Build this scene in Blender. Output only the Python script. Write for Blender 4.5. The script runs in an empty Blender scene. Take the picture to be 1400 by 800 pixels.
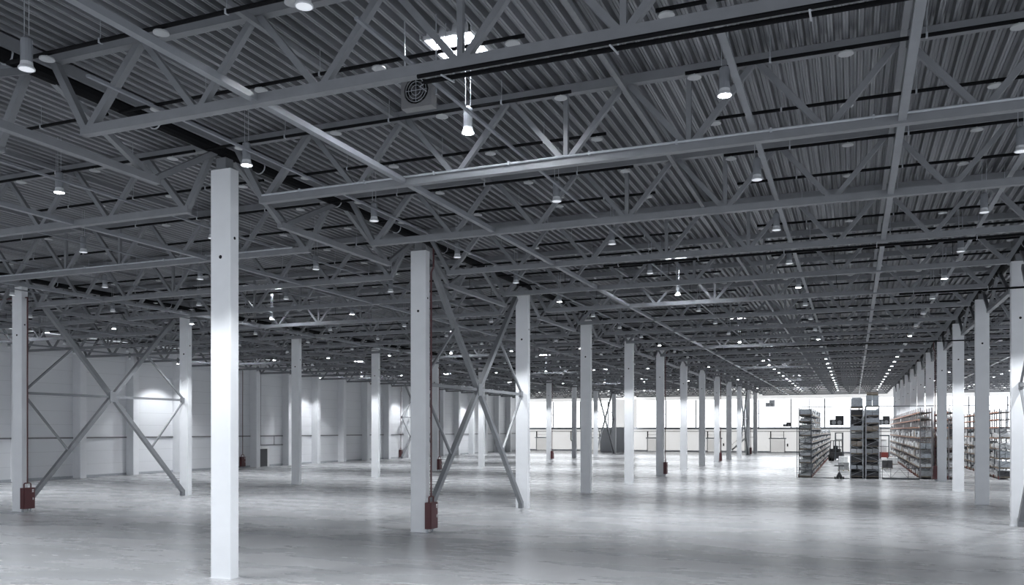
import bpy, bmesh, math, random
from mathutils import Vector, Matrix
random.seed(7)
C = bpy.context.scene.collection
# ------------------------------------------------------------------ camera facts (metres; Y runs down the hall)
F, TH, YH, CAMH = 1152.39, math.radians(22.04), 588.28, 4.315
ROWS = {'left': -41.04, 'central': -17.04, 'right': 6.94}
WL, WR, YF, Y0 = -65.0, 31.0, 169.0, 19.7
CT, ST = math.cos(TH), math.sin(TH)
def proj(X, Y, Z):
    d = -X*ST + Y*CT
    if d < .5: return None
    return 700 + F*(X*CT + Y*ST)/d, YH - F*(Z-CAMH)/d
def vis(pts, m=140):
    ps = [proj(*p) for p in pts]; ps = [p for p in ps if p]
    if not ps: return False
    xs = [p[0] for p in ps]; ys = [p[1] for p in ps]
    return max(xs) > -m and min(xs) < 1400+m and max(ys) > -m*.6 and min(ys) < 800+m
ORD = ['nearest', 'second', 'third', 'fourth', 'fifth', 'sixth', 'seventh', 'eighth', 'ninth', 'tenth', 'eleventh', 'twelfth', 'thirteenth', 'fourteenth']

# ------------------------------------------------------------------ materials
def mat(name, col, rough=.5, metal=0., em=None, es=0., noise=0., nscale=3., bump=0., spec=.5):
    m = bpy.data.materials.new(name); m.use_nodes = True
    nt = m.node_tree; b = nt.nodes['Principled BSDF']
    b.inputs['Base Color'].default_value = (*col, 1)
    b.inputs['Roughness'].default_value = rough; b.inputs['Metallic'].default_value = metal
    b.inputs['Specular IOR Level'].default_value = spec
    if em: b.inputs['Emission Color'].default_value = (*em, 1); b.inputs['Emission Strength'].default_value = es
    tc = nt.nodes.new('ShaderNodeTexCoord')
    nz = nt.nodes.new('ShaderNodeTexNoise'); nz.inputs['Scale'].default_value = nscale; nz.inputs['Detail'].default_value = 5
    nt.links.new(tc.outputs['Object'], nz.inputs['Vector'])
    if noise:
        r = nt.nodes.new('ShaderNodeValToRGB')
        r.color_ramp.elements[0].position = .3; r.color_ramp.elements[1].position = .7
        r.color_ramp.elements[0].color = (*[c*(1-noise) for c in col], 1)
        r.color_ramp.elements[1].color = (*[min(1, c*(1+noise*.5)) for c in col], 1)
        nt.links.new(nz.outputs['Fac'], r.inputs['Fac']); nt.links.new(r.outputs['Color'], b.inputs['Base Color'])
    if bump:
        bp = nt.nodes.new('ShaderNodeBump'); bp.inputs['Strength'].default_value = bump; bp.inputs['Distance'].default_value = .02
        nt.links.new(nz.outputs['Fac'], bp.inputs['Height']); nt.links.new(bp.outputs['Normal'], b.inputs['Normal'])
    return m
M = {}
M['steel'] = mat('grey_painted_steel', (.19, .196, .21), .45, noise=.08)
M['brace'] = mat('brace_steel', (.2, .207, .22), .42, noise=.08)
M['tie'] = mat('tie_steel', (.21, .22, .238), .42, noise=.08)
M['galv'] = mat('galvanised_steel', (.42, .44, .47), .4, .3, noise=.12, nscale=8)
M['concrete'] = mat('white_concrete', (.78, .79, .81), .55, noise=.035, nscale=1.7, bump=.05)
M['black'] = mat('black_pipe', (.004, .004, .005), .7, spec=.12)
M['darkpipe'] = mat('dark_pipe', (.03, .03, .035), .5)
M['hole'] = mat('dark_hole', (.005, .005, .006), .9)
M['disc'] = mat('sprinkler_disc', (.42, .43, .44), .4)
M['housing'] = mat('lamp_housing', (.20, .21, .23), .4)
M['rim'] = mat('lamp_rim', (.55, .56, .58), .35)
M['lens_off'] = mat('lamp_glass_unlit_faint_glow', (.75, .77, .8), .3, em=(.9, .94, 1), es=.35)  # lamp is off, yet a faint glow is put into its glass
M['lens_on'] = mat('lamp_glass_lit', (1, 1, 1), .3, em=(.93, .96, 1), es=26)
M['pane'] = mat('skylight_pane', (1, 1, 1), .4, em=(.90, .94, 1), es=190)
M['fan'] = mat('heater_casing', (.17, .17, .175), .45, noise=.1)
M['red'] = mat('oxblood_red', (.075, .013, .016), .45, noise=.1)
M['redpipe'] = mat('red_pipe', (.07, .014, .018), .45)
M['white'] = mat('white_label', (.8, .8, .8), .5)
M['wall'] = mat('wall_panel_white', (.7, .71, .73), .5, noise=.03, nscale=.4)
M['wall_glow'] = mat('far_wall_white_glow', (.86, .86, .86), .55, noise=.02, nscale=.4, em=(1, .995, .98), es=.42)  # no light source: glow put into the wall colour to brighten it
M['greywall'] = mat('grey_partition', (.72, .73, .75), .6)
M['window'] = mat('frosted_window', (.95, .97, 1), .3, em=(.93, .965, 1), es=2.6)
M['mullion'] = mat('mullion_grey', (.45, .46, .48), .5)
M['dock'] = mat('dock_door_glow', (.8, .79, .77), .5, noise=.04, em=(1, .99, .97), es=.28)  # door leaves given a glow of their own so they look lighter
M['orange'] = mat('orange_beam', (.46, .21, .13), .5)
M['redguard'] = mat('red_guard', (.16, .025, .02), .5)
M['upright'] = mat('rack_upright', (.56, .57, .6), .45)
M['beamlow'] = mat('beam_worn', (.30, .22, .18), .6)
M['uprightr'] = mat('rack_upright_rust', (.30, .285, .29), .5)
M['uprightd'] = mat('rack_upright_dark', (.10, .11, .12), .5)
M['deckboard'] = mat('shelf_board', (.11, .11, .11), .7)
M['wood'] = mat('pallet_wood', (.33, .27, .2), .7, noise=.2)
G = [mat('goods_white', (.82, .83, .84), .5, noise=.18, nscale=5), mat('goods_grey', (.44, .45, .46), .55, noise=.25, nscale=5),
     mat('goods_dark', (.075, .075, .08), .6, noise=.2), mat('goods_cardboard', (.42, .36, .30), .7, noise=.15), mat('goods_film', (.62, .66, .70), .25, noise=.2, nscale=8)]
M['rubber'] = mat('rubber', (.02, .02, .02), .8)
M['truckgrey'] = mat('truck_grey', (.06, .06, .065), .5)

def wall_mat(name, ph, col):                        # sandwich panels: thin horizontal joints
    m = mat(name, col, .5); nt = m.node_tree; b = nt.nodes['Principled BSDF']
    g = nt.nodes.new('ShaderNodeNewGeometry'); sx = nt.nodes.new('ShaderNodeSeparateXYZ'); nt.links.new(g.outputs['Position'], sx.inputs[0])
    d = nt.nodes.new('ShaderNodeMath'); d.operation = 'DIVIDE'; d.inputs[1].default_value = ph; nt.links.new(sx.outputs['Z'], d.inputs[0])
    f = nt.nodes.new('ShaderNodeMath'); f.operation = 'FRACT'; nt.links.new(d.outputs[0], f.inputs[0])
    l = nt.nodes.new('ShaderNodeMath'); l.operation = 'LESS_THAN'; l.inputs[1].default_value = .03; nt.links.new(f.outputs[0], l.inputs[0])
    mx = nt.nodes.new('ShaderNodeMixRGB'); mx.inputs[1].default_value = (*col, 1); mx.inputs[2].default_value = (*[c*.82 for c in col], 1)
    nt.links.new(l.outputs[0], mx.inputs[0]); nt.links.new(mx.outputs[0], b.inputs['Base Color'])
    return m
M['wallp'] = wall_mat('wall_sandwich_panel', 1.2, (.72, .73, .75))

def floor_mat():
    m = bpy.data.materials.new('polished_concrete_floor'); m.use_nodes = True; nt = m.node_tree; N = nt.nodes; L = nt.links.new
    b = N['Principled BSDF']; g = N.new('ShaderNodeNewGeometry')
    mp = N.new('ShaderNodeMapping'); mp.inputs['Scale'].default_value = (.3, .9, 1); L(g.outputs['Position'], mp.inputs['Vector'])
    n1 = N.new('ShaderNodeTexNoise'); n1.inputs['Scale'].default_value = .55; n1.inputs['Detail'].default_value = 7; n1.inputs['Roughness'].default_value = .62; L(mp.outputs[0], n1.inputs['Vector'])
    n2 = N.new('ShaderNodeTexNoise'); n2.inputs['Scale'].default_value = 3.5; n2.inputs['Detail'].default_value = 8; L(g.outputs['Position'], n2.inputs['Vector'])
    r = N.new('ShaderNodeValToRGB'); r.color_ramp.elements[0].position = .2; r.color_ramp.elements[1].position = .8
    r.color_ramp.elements[0].color = (.30, .305, .315, 1); r.color_ramp.elements[1].color = (.46, .465, .475, 1); L(n1.outputs['Fac'], r.inputs['Fac'])
    r2 = N.new('ShaderNodeValToRGB'); r2.color_ramp.elements[0].position = .25; r2.color_ramp.elements[1].position = .75
    r2.color_ramp.elements[0].color = (.92, .92, .92, 1); r2.color_ramp.elements[1].color = (1, 1, 1, 1); L(n2.outputs['Fac'], r2.inputs['Fac'])
    mu = N.new('ShaderNodeMixRGB'); mu.blend_type = 'MULTIPLY'; mu.inputs[0].default_value = 1; L(r.outputs[0], mu.inputs[1]); L(r2.outputs[0], mu.inputs[2])
    sx = N.new('ShaderNodeSeparateXYZ'); L(g.outputs['Position'], sx.inputs[0])
    def joint(o, off):
        a = N.new('ShaderNodeMath'); a.operation = 'ADD'; a.inputs[1].default_value = 600-off; L(o, a.inputs[0])
        d = N.new('ShaderNodeMath'); d.operation = 'DIVIDE'; d.inputs[1].default_value = 6.; L(a.outputs[0], d.inputs[0])
        f = N.new('ShaderNodeMath'); f.operation = 'FRACT'; L(d.outputs[0], f.inputs[0])
        l = N.new('ShaderNodeMath'); l.operation = 'LESS_THAN'; l.inputs[1].default_value = .0035; L(f.outputs[0], l.inputs[0]); return l.outputs[0]
    mxx = N.new('ShaderNodeMath'); mxx.operation = 'MAXIMUM'; L(joint(sx.outputs['X'], .96), mxx.inputs[0]); L(joint(sx.outputs['Y'], 1.7), mxx.inputs[1])
    jm = N.new('ShaderNodeMixRGB'); jm.inputs[2].default_value = (.24, .245, .26, 1)
    sc = N.new('ShaderNodeMath'); sc.operation = 'MULTIPLY'; sc.inputs[1].default_value = .6; L(mxx.outputs[0], sc.inputs[0])
    L(sc.outputs[0], jm.inputs[0]); L(mu.outputs[0], jm.inputs[1]); L(jm.outputs[0], b.inputs['Base Color'])
    rr = N.new('ShaderNodeMapRange'); rr.inputs[3].default_value = .17; rr.inputs[4].default_value = .38; L(n1.outputs['Fac'], rr.inputs[0]); L(rr.outputs[0], b.inputs['Roughness'])
    b.inputs['Specular IOR Level'].default_value = .33
    bp = N.new('ShaderNodeBump'); bp.inputs['Strength'].default_value = .05; bp.inputs['Distance'].default_value = .01; L(n2.outputs['Fac'], bp.inputs['Height']); L(bp.outputs[0], b.inputs['Normal'])
    return m
M['floor'] = floor_mat()
def deck_mat():                                     # galvanised trapezoidal sheet with sheet-to-sheet tone changes
    m = bpy.data.materials.new('galvanised_roof_deck'); m.use_nodes = True; nt = m.node_tree; N = nt.nodes; L = nt.links.new
    b = N['Principled BSDF']; g = N.new('ShaderNodeNewGeometry')
    mp = N.new('ShaderNodeMapping'); mp.inputs['Scale'].default_value = (1.2, .12, 1); L(g.outputs['Position'], mp.inputs['Vector'])
    n = N.new('ShaderNodeTexNoise'); n.inputs['Scale'].default_value = 1.; n.inputs['Detail'].default_value = 3; L(mp.outputs[0], n.inputs['Vector'])
    r = N.new('ShaderNodeValToRGB'); r.color_ramp.elements[0].position = .3; r.color_ramp.elements[1].position = .7
    r.color_ramp.elements[0].color = (.19, .196, .208, 1); r.color_ramp.elements[1].color = (.33, .337, .355, 1)
    L(n.outputs['Fac'], r.inputs[0]); L(r.outputs[0], b.inputs['Base Color'])
    b.inputs['Metallic'].default_value = .55; b.inputs['Roughness'].default_value = .38
    return m
M['deck'] = deck_mat()

# ------------------------------------------------------------------ mesh builder
class MB:
    def __init__(s): s.v = []; s.f = []; s.mi = []
    def add(s, vs, fs, k=0):
        o = len(s.v); s.v += [tuple(v) for v in vs]; s.f += [tuple(i+o for i in f) for f in fs]; s.mi += [k]*len(fs); return s
    def box(s, x0, x1, y0, y1, z0, z1, k=0):
        vs = [(x, y, z) for x in (x0, x1) for y in (y0, y1) for z in (z0, z1)]
        return s.add(vs, [(0, 1, 3, 2), (4, 6, 7, 5), (0, 4, 5, 1), (2, 3, 7, 6), (0, 2, 6, 4), (1, 5, 7, 3)], k)
    def cbox(s, x0, x1, y0, y1, z0, z1, ch, k=0):   # vertical edges chamfered
        pr = [(x0+ch, y0), (x1-ch, y0), (x1, y0+ch), (x1, y1-ch), (x1-ch, y1), (x0+ch, y1), (x0, y1-ch), (x0, y0+ch)]
        vs = [(x, y, z0) for x, y in pr] + [(x, y, z1) for x, y in pr]
        fs = [(i, (i+1) % 8, (i+1) % 8+8, i+8) for i in range(8)] + [tuple(range(7, -1, -1)), tuple(range(8, 16))]
        return s.add(vs, fs, k)
    def bar(s, a, b, w, h, up=(0, 0, 1), k=0):      # rectangular section along a-b; w sideways, h along up
        a = Vector(a); b = Vector(b); d = (b-a).normalized(); u = Vector(up)
        r = d.cross(u)
        if r.length < 1e-4: r = d.cross(Vector((1, 0, 0)))
        r.normalize(); u = r.cross(d).normalized(); r *= w/2; u *= h/2
        vs = [a-r-u, a+r-u, a+r+u, a-r+u, b-r-u, b+r-u, b+r+u, b-r+u]
        return s.add(vs, [(3, 2, 1, 0), (4, 5, 6, 7), (0, 1, 5, 4), (1, 2, 6, 5), (2, 3, 7, 6), (3, 0, 4, 7)], k)
    def tube(s, a, b, r, n=8, r2=None, k=0):
        a = Vector(a); b = Vector(b); d = (b-a).normalized()
        x = d.cross(Vector((0, 0, 1)))
        if x.length < 1e-4: x = Vector((1, 0, 0))
        x.normalize(); y = d.cross(x); r2 = r if r2 is None else r2
        vs = [a+(x*math.cos(t)+y*math.sin(t))*r for t in [2*math.pi*i/n for i in range(n)]] + \
             [b+(x*math.cos(t)+y*math.sin(t))*r2 for t in [2*math.pi*i/n for i in range(n)]]
        fs = [(i, (i+1) % n, (i+1) % n+n, i+n) for i in range(n)] + [tuple(range(n-1, -1, -1)), tuple(range(n, 2*n))]
        return s.add(vs, fs, k)
    def path(s, pts, r, n=8, k=0):
        for a, b in zip(pts, pts[1:]): s.tube(a, b, r, n, k=k)
        return s
    def ring(s, c, ax, R, r, n=14, a0=0, a1=2*math.pi, k=0):
        ax = Vector(ax).normalized(); x = ax.cross(Vector((0, 0, 1)))
        if x.length < 1e-4: x = Vector((1, 0, 0))
        x.normalize(); y = ax.cross(x); c = Vector(c)
        pts = [c+(x*math.cos(t)+y*math.sin(t))*R for t in [a0+(a1-a0)*i/n for i in range(n+1)]]
        return s.path(pts, r, 5, k)
    def lathe(s, prof, c=(0, 0, 0), n=16, k=0):
        cx, cy, cz = c; vs = []
        for r, z in prof:
            vs += [(cx+r*math.cos(2*math.pi*i/n), cy+r*math.sin(2*math.pi*i/n), cz+z) for i in range(n)]
        fs = []
        for j in range(len(prof)-1):
            for i in range(n): fs.append((j*n+i, j*n+(i+1) % n, (j+1)*n+(i+1) % n, (j+1)*n+i))
        fs.append(tuple(range(n-1, -1, -1))); fs.append(tuple(range((len(prof)-1)*n, len(prof)*n)))
        return s.add(vs, fs, k)
    def mesh(s, name, mats):
        me = bpy.data.meshes.new(name); me.from_pydata(s.v, [], s.f)
        for m in (mats if isinstance(mats, (list, tuple)) else [mats]): me.materials.append(m)
        if any(s.mi): me.polygons.foreach_set('material_index', s.mi)
        bm = bmesh.new(); bm.from_mesh(me); bmesh.ops.recalc_face_normals(bm, faces=bm.faces); bm.to_mesh(me); bm.free()
        me.update(); return me
    def build(s, name, mats, parent=None, loc=None):
        return link(name, s.mesh(name, mats), parent, loc)
def link(name, me, parent=None, loc=None):
    o = bpy.data.objects.new(name, me); C.objects.link(o)
    if parent is not None: o.parent = parent
    if loc is not None: o.location = loc
    return o
def tag(o, label=None, cat=None, group=None, kind=None):
    if label: o['label'] = label
    if cat: o['category'] = cat
    if group: o['group'] = group
    if kind: o['kind'] = kind
    return o
def thing(name, label, cat, loc, group=None, rz=0):
    o = bpy.data.objects.new(name, None); o.empty_display_size = .2; C.objects.link(o)
    o.location = loc; o.rotation_euler = (0, 0, rz); return tag(o, label, cat, group)
def struct(o): o['kind'] = 'structure'; return o
def dup(root, loc, label, group=None, rz=None):
    def cp(o, par):
        c = o.copy(); C.objects.link(c)
        if par is not None: c.parent = par; c.matrix_parent_inverse = o.matrix_parent_inverse
        for k in o.children: cp(k, c)
        return c
    r = cp(root, None); r.location = loc
    if rz is not None: r.rotation_euler = (0, 0, rz)
    r['label'] = label
    if group: r['group'] = group
    elif 'group' in r: del r['group']
    return r

# ------------------------------------------------------------------ THE SETTING
struct(MB().add([(WL-.3, -14, 0), (WR+6, -14, 0), (WR+6, YF+.3, 0), (WL-.3, YF+.3, 0), (WL-.3, -14, -.3), (WR+6, -14, -.3), (WR+6, YF+.3, -.3), (WL-.3, YF+.3, -.3)],
                [(0, 1, 2, 3), (7, 6, 5, 4), (0, 4, 5, 1), (1, 5, 6, 2), (2, 6, 7, 3), (3, 7, 4, 0)]).build('floor', M['floor']))
SKY = [(xr+9, 16.7+24*k) for xr in (-65.04, -41.04, -17.04) for k in range(0, 6)]
SH = .58
def ceiling():                                      # trapezoidal sheet, ribs along the hall, openings under the skylights
    b = MB(); P = .3; n = int((WR-WL)/P); prof = []
    for i in range(n):
        x = WL+i*P
        prof += [(x, 12.78), (x+.035, 12.78), (x+.045, 12.795), (x+.06, 12.795), (x+.07, 12.78), (x+.10, 12.78), (x+.105, 12.80), (x+.135, 12.93), (x+.18, 12.93), (x+.19, 12.905), (x+.21, 12.905), (x+.22, 12.93), (x+.265, 12.93), (x+.295, 12.80)]
    prof.append((WL+n*P, 12.78)); prof.append((WR, 12.78))
    for (xa, za), (xb, zb) in zip(prof, prof[1:]):
        cuts = [0.]
        for sx, sy in sorted(SKY, key=lambda q: q[1]):
            if xb > sx-SH and xa < sx+SH: cuts += [sy-SH, sy+SH]
        cuts.append(YF)
        for j in range(0, len(cuts), 2):
            ya, yb = cuts[j], cuts[j+1]
            m = MB; o = len(b.v)
            b.v += [(xa, ya, za), (xb, ya, zb), (xb, yb, zb), (xa, yb, za)]; b.f.append((o, o+1, o+2, o+3)); b.mi.append(0)
    me = bpy.data.meshes.new('ceiling'); me.from_pydata(b.v, [], b.f); me.materials.append(M['deck'])
    o = link('ceiling', me); struct(o)
    # insulation layer above the sheet, opened under each skylight
    b = MB(); xs = sorted({WL, WR} | {sx-SH for sx, _ in SKY} | {sx+SH for sx, _ in SKY})
    ys = sorted({0., YF} | {sy-SH for _, sy in SKY} | {sy+SH for _, sy in SKY})
    for xa, xb in zip(xs, xs[1:]):
        for ya, yb in zip(ys, ys[1:]):
            cx, cy = (xa+xb)/2, (ya+yb)/2
            if any(abs(cx-sx) < SH and abs(cy-sy) < SH for sx, sy in SKY): continue
            b.box(xa, xb, ya, yb, 12.95, 13.15)
    b.build('roof_insulation', M['greywall'], o)
ceiling()
for n_, (sx, sy) in enumerate(SKY):
    t = thing('skylight', '', 'skylight', (sx, sy, 12.6))
    bay = 'left' if sx < -50 else ('middle' if sx < -20 else 'central')
    k = round((sy-16.7)/24)
    t['label'] = '%s glowing square roof skylight from the camera in the %s' % (ORD[k], {'left': 'bay along the left wall', 'middle': 'bay left of the central columns', 'central': 'bay right of the central columns'}[bay])
    c = MB()
    for a in (-1, 1):
        c.box(a*SH-.04, a*SH+.04, -SH-.04, SH+.04, .12, .95); c.box(-SH, SH, a*SH-.04, a*SH+.04, .12, .95)
    c.build('curb', M['rim'], t)
    MB().box(-SH+.04, SH-.04, -SH+.04, SH-.04, .52, .55).build('pane', M['pane'], t)
    g = MB().bar((-SH+.04, 0, .49), (SH-.04, 0, .49), .035, .04); g.bar((-.12, -SH+.04, .49), (-.12, SH-.04, .49), .035, .04)
    g.build('glazing_bar', M['mullion'], t)

# left wall, with pilasters every 6 m
struct(MB().box(WL-.2, WL, -14, YF, 0, 12.75).build('wall_left', M['wallp']))
struct(MB().box(WL, WL+.05, 0, YF, 0, .22).build('baseboard_left', M['galv']))
struct(MB().box(WL, WL+.1, 0, YF, 3.56, 3.69).build('trim_1', M['fan']))
pil = MB().cbox(0, .95, -.34, .34, 0, 12.2, .015).mesh('wall_column', M['concrete'])
for k in range(4, 25):
    y = Y0+6*k-.0
    if vis([(WL, y, 0), (WL, y, 12)]):
        i = k-4
        lab = 'white concrete pilaster on the left wall, %s from the left edge' % ORD[i] if i < 8 else 'narrow white concrete pilaster in the far half of the left wall'
        tag(link('wall_pilaster', pil, None, (WL, y, 0)), lab, 'pilaster', 'pilasters along the left wall' if i >= 8 else None)
# far wall
lw = MB()
struct(MB().box(WL, WR, YF, YF+.2, 0, 4.75).build('wall_far', M['wall_glow']))
struct(MB().box(WL, WR, YF, YF+.2, 10.35, 12.75).build('wall_back_upper', M['wall_glow']))
struct(MB().box(WL, WR, YF-.12, YF+.0, 4.45, 4.9).build('trim_2', M['mullion']))
struct(MB().box(WL, WR, YF-.25, YF-.12, 4.02, 4.14).build('trim_3', M['darkpipe']))
struct(MB().box(WL, WR, YF-.1, YF, 0, .3).build('baseboard_far', M['greywall']))
for i in range(16):
    xa = WL+6*i+.08; xb = xa+5.84
    w = MB().box(xa, xb, YF+.02, YF+.08, 4.78, 10.33).build('window_%d' % (i+1), M['window']); struct(w)
    f = MB()
    f.box(xa-.08, xa+.06, YF-.05, YF+.02, 4.8, 10.3); f.box(xb-.02, xb+.08, YF-.05, YF+.02, 4.8, 10.3)
    f.box(xa, xb, YF-.03, YF+.02, 7.5, 7.56); f.box(xa+2.9, xa+2.95, YF-.02, YF+.02, 4.8, 10.3)
    f.build('window_frame', M['mullion'], w)
for i, xc in enumerate((-61.4, -49.9, -37.4, -25.4, -13.45, 10.5)):
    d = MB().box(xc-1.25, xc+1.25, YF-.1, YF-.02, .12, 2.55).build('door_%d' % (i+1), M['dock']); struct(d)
    f = MB().box(xc-1.4, xc-1.25, YF-.2, YF, 0, 2.7); f.box(xc+1.25, xc+1.4, YF-.2, YF, 0, 2.7); f.box(xc-1.6, xc+1.6, YF-.35, YF, 2.6, 2.85)
    f.build('door_frame', M['mullion'], d)
    f = MB().box(xc-1.35, xc-1.15, YF-.3, YF-.1, 2.85, 4.05); f.box(xc+1.1, xc+1.2, YF-.3, YF-.1, 2.85, 4.05); f.box(xc-1.15, xc+1.1, YF-.25, YF-.15, 3.35, 3.4)
    f.build('door_rail', M['darkpipe'], d)
    tag(MB().box(xc+1.7, xc+1.95, YF-.16, YF+.01, 1.2, 1.75).build('door_control_box', M['truckgrey']),
        'small dark control box right of the %s far dock door from the left' % ('first', 'second', 'third', 'fourth', 'fifth', 'sixth')[i], 'control box')
for i, xc in enumerate((-55.0, -43.4, -31.5, -19.5, -7.7)):   # down pipes and wall posts between the doors
    b = MB().tube((xc, YF-.15, 10.3), (xc, YF-.15, .3), .07, 6)
    if i == 0: b = MB().path([(xc, YF-.2, 4.1), (xc, YF-.2, 2.3), (xc+.9, YF-.2, 1.4), (xc+.9, YF-.2, .2)], .11, 6)
    tag(b.build('down_pipe', M['darkpipe']), '%s dark vertical pipe from the left on the bright far wall' % ('bent', 'second', 'third', 'fourth', 'fifth')[i], 'pipe')
# grey partition block and white mesh panel at the far wall
struct(MB().box(-47.0, -41.6, 163.6, YF-.26, 0, 4.9).build('wall_annex', M['greywall']))
pn = MB().box(-45.2, -40.6, YF-1.2, YF-.9, 4.9, 10.6)
struct(pn.build('wall_annex_upper', M['wall_glow']))
st = thing('stair', 'grey steel stair flight with landing at the far wall behind the central columns', 'stair', (-22.2, YF-1.6, 0))
b = MB(); b.bar((0, 0, .1), (3.2, 0, 3.0), .9, .25); b.build('flight', M['mullion'], st)
b = MB(); b.bar((0, -.45, 1.1), (3.2, -.45, 4.0), .05, .05)
for q in range(6): b.bar((q*.62, -.45, .1+q*.56), (q*.62, -.45, 1.15+q*.56), .04, .04)
b.build('handrail', M['darkpipe'], st)
MB().box(3.1, 4.6, -.5, .9, 2.9, 3.0).build('landing', M['mullion'], st)
for sx_ in (3.2, 4.5): MB().box(sx_-.05, sx_+.05, -.45, -.35, 0, 2.9).build('leg', M['mullion'], st)

# ------------------------------------------------------------------ CONCRETE COLUMNS
CW, CD, CH = .72, .36, 11.9
cm = MB().cbox(-CW/2, CW/2, -CD/2, CD/2, .02, CH, .012).mesh('column_shaft', M['concrete'])
hm = MB().tube((0, -CD/2-.004, 9.35), (0, -CD/2+.02, 9.35), .055, 12).mesh('socket', M['hole'])
hs = MB().tube((CW/2+.004, 0, 9.9), (CW/2-.02, 0, 9.9), .045, 12).mesh('side_socket', M['hole'])
sm = MB().box(-.17, .17, -.16, .16, CH, 12.24).box(-.25, .25, -.2, .2, CH, CH+.03).mesh('bearing_stub', M['steel'])
gm = MB().box(-CW/2-.03, CW/2+.03, -CD/2-.03, CD/2+.03, 0, .02).mesh('grout_pad', M['greywall'])
col_proto = None
for row, xr in ROWS.items():
    for k in range(0, 13):
        y = Y0+12*k
        if not vis([(xr, y, 0), (xr, y, 12)], 200): continue
        i = k if row == 'central' else k-1
        where = {'central': 'central row', 'left': 'left row', 'right': 'right row'}[row]
        if row == 'central' and k == 0: lab = 'large white concrete column in the left foreground, nearest of all'
        else: lab = 'white concrete column, %s from the camera in the %s of columns' % (ORD[i], where)
        if col_proto is None:
            t = thing('concrete_column', lab, 'column', (xr, y, 0)); col_proto = t
            link('column_shaft', cm, t); link('socket', hm, t); link('side_socket', hs, t); link('bearing_stub', sm, t); link('grout_pad', gm, t)
        else: dup(col_proto, (xr, y, 0), lab)

# ------------------------------------------------------------------ ROOF TRUSSES across the bays
ZB, ZT = 10.9, 12.66
nb = [1.44]+[1.5+3*i for i in range(1, 7)]+[22.56]
nt_ = [.35]+[3*i for i in range(1, 8)]+[23.65]
tc_me = MB().bar((.3, 0, ZT), (23.7, 0, ZT), .20, .22).mesh('top_chord', M['steel'])
bc_me = MB().bar((1.3, 0, ZB), (22.7, 0, ZB), .20, .2).mesh('bottom_chord', M['steel'])
dg = []
for i in range(8):
    w = .16 if i in (0, 7) else .13
    dg.append(MB().bar((nt_[i]+.06, 0, ZT-.08), (nb[i]-.07, 0, ZB+.05), w, w, (0, 1, 0)).mesh('diagonal', M['steel']))
    dg.append(MB().bar((nb[i]+.07, 0, ZB+.05), (nt_[i+1]-.06, 0, ZT-.08), w, w, (0, 1, 0)).mesh('diagonal', M['steel']))
vt = [MB().bar((x, 0, ZB+.05), (x, 0, ZT-.08), .11, .11, (0, 1, 0)).mesh('vertical', M['steel']) for x in (10.5, 13.5)]
fm = MB(); fm.bar((.3, 0, ZT), (23.7, 0, ZT), .20, .22).bar((1.3, 0, ZB), (22.7, 0, ZB), .2, .2)
for i in range(8):
    fm.bar((nt_[i]+.06, 0, ZT-.08), (nb[i]-.07, 0, ZB+.05), .14, .14, (0, 1, 0)); fm.bar((nb[i]+.07, 0, ZB+.05), (nt_[i+1]-.06, 0, ZT-.08), .14, .14, (0, 1, 0))
for x in (10.5, 13.5): fm.bar((x, 0, ZB+.05), (x, 0, ZT-.08), .11, .11, (0, 1, 0))
far_me = fm.mesh('roof_truss', M['steel'])
proto = None
BAY = {-65.04: 'beside the left wall', -41.04: 'left of the central columns', -17.04: 'right of the central columns', 6.94: 'right of the right columns'}
cnt = {}
for j in range(0, 27):
    y = 7.7+6*j
    for xr, bn in BAY.items():
        if not vis([(xr+q, y, z) for q in (1, 6, 12, 18, 23) for z in (10.8, 12.7)], 250): continue
        i = cnt.get(xr, 0); cnt[xr] = i+1
        near = y < 70 and xr in (-41.04, -17.04) or y < 50
        lab = 'grey steel roof truss, %s from the camera, %s' % (ORD[i], bn) if i < 12 else 'distant grey steel roof truss %s' % bn
        grp = None if i < 12 else 'distant roof trusses '+bn
        if near:
            if proto is None:
                proto = thing('roof_truss', lab, 'roof truss', (xr, y, 0), grp)
                link('top_chord', tc_me, proto); link('bottom_chord', bc_me, proto)
                for d in dg: link('diagonal', d, proto)
                for v in vt: link('vertical', v, proto)
            else: dup(proto, (xr, y, 0), lab, grp)
        else:
            tag(link('roof_truss', far_me, None, (xr, y, 0)), lab, 'roof truss', grp)

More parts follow.
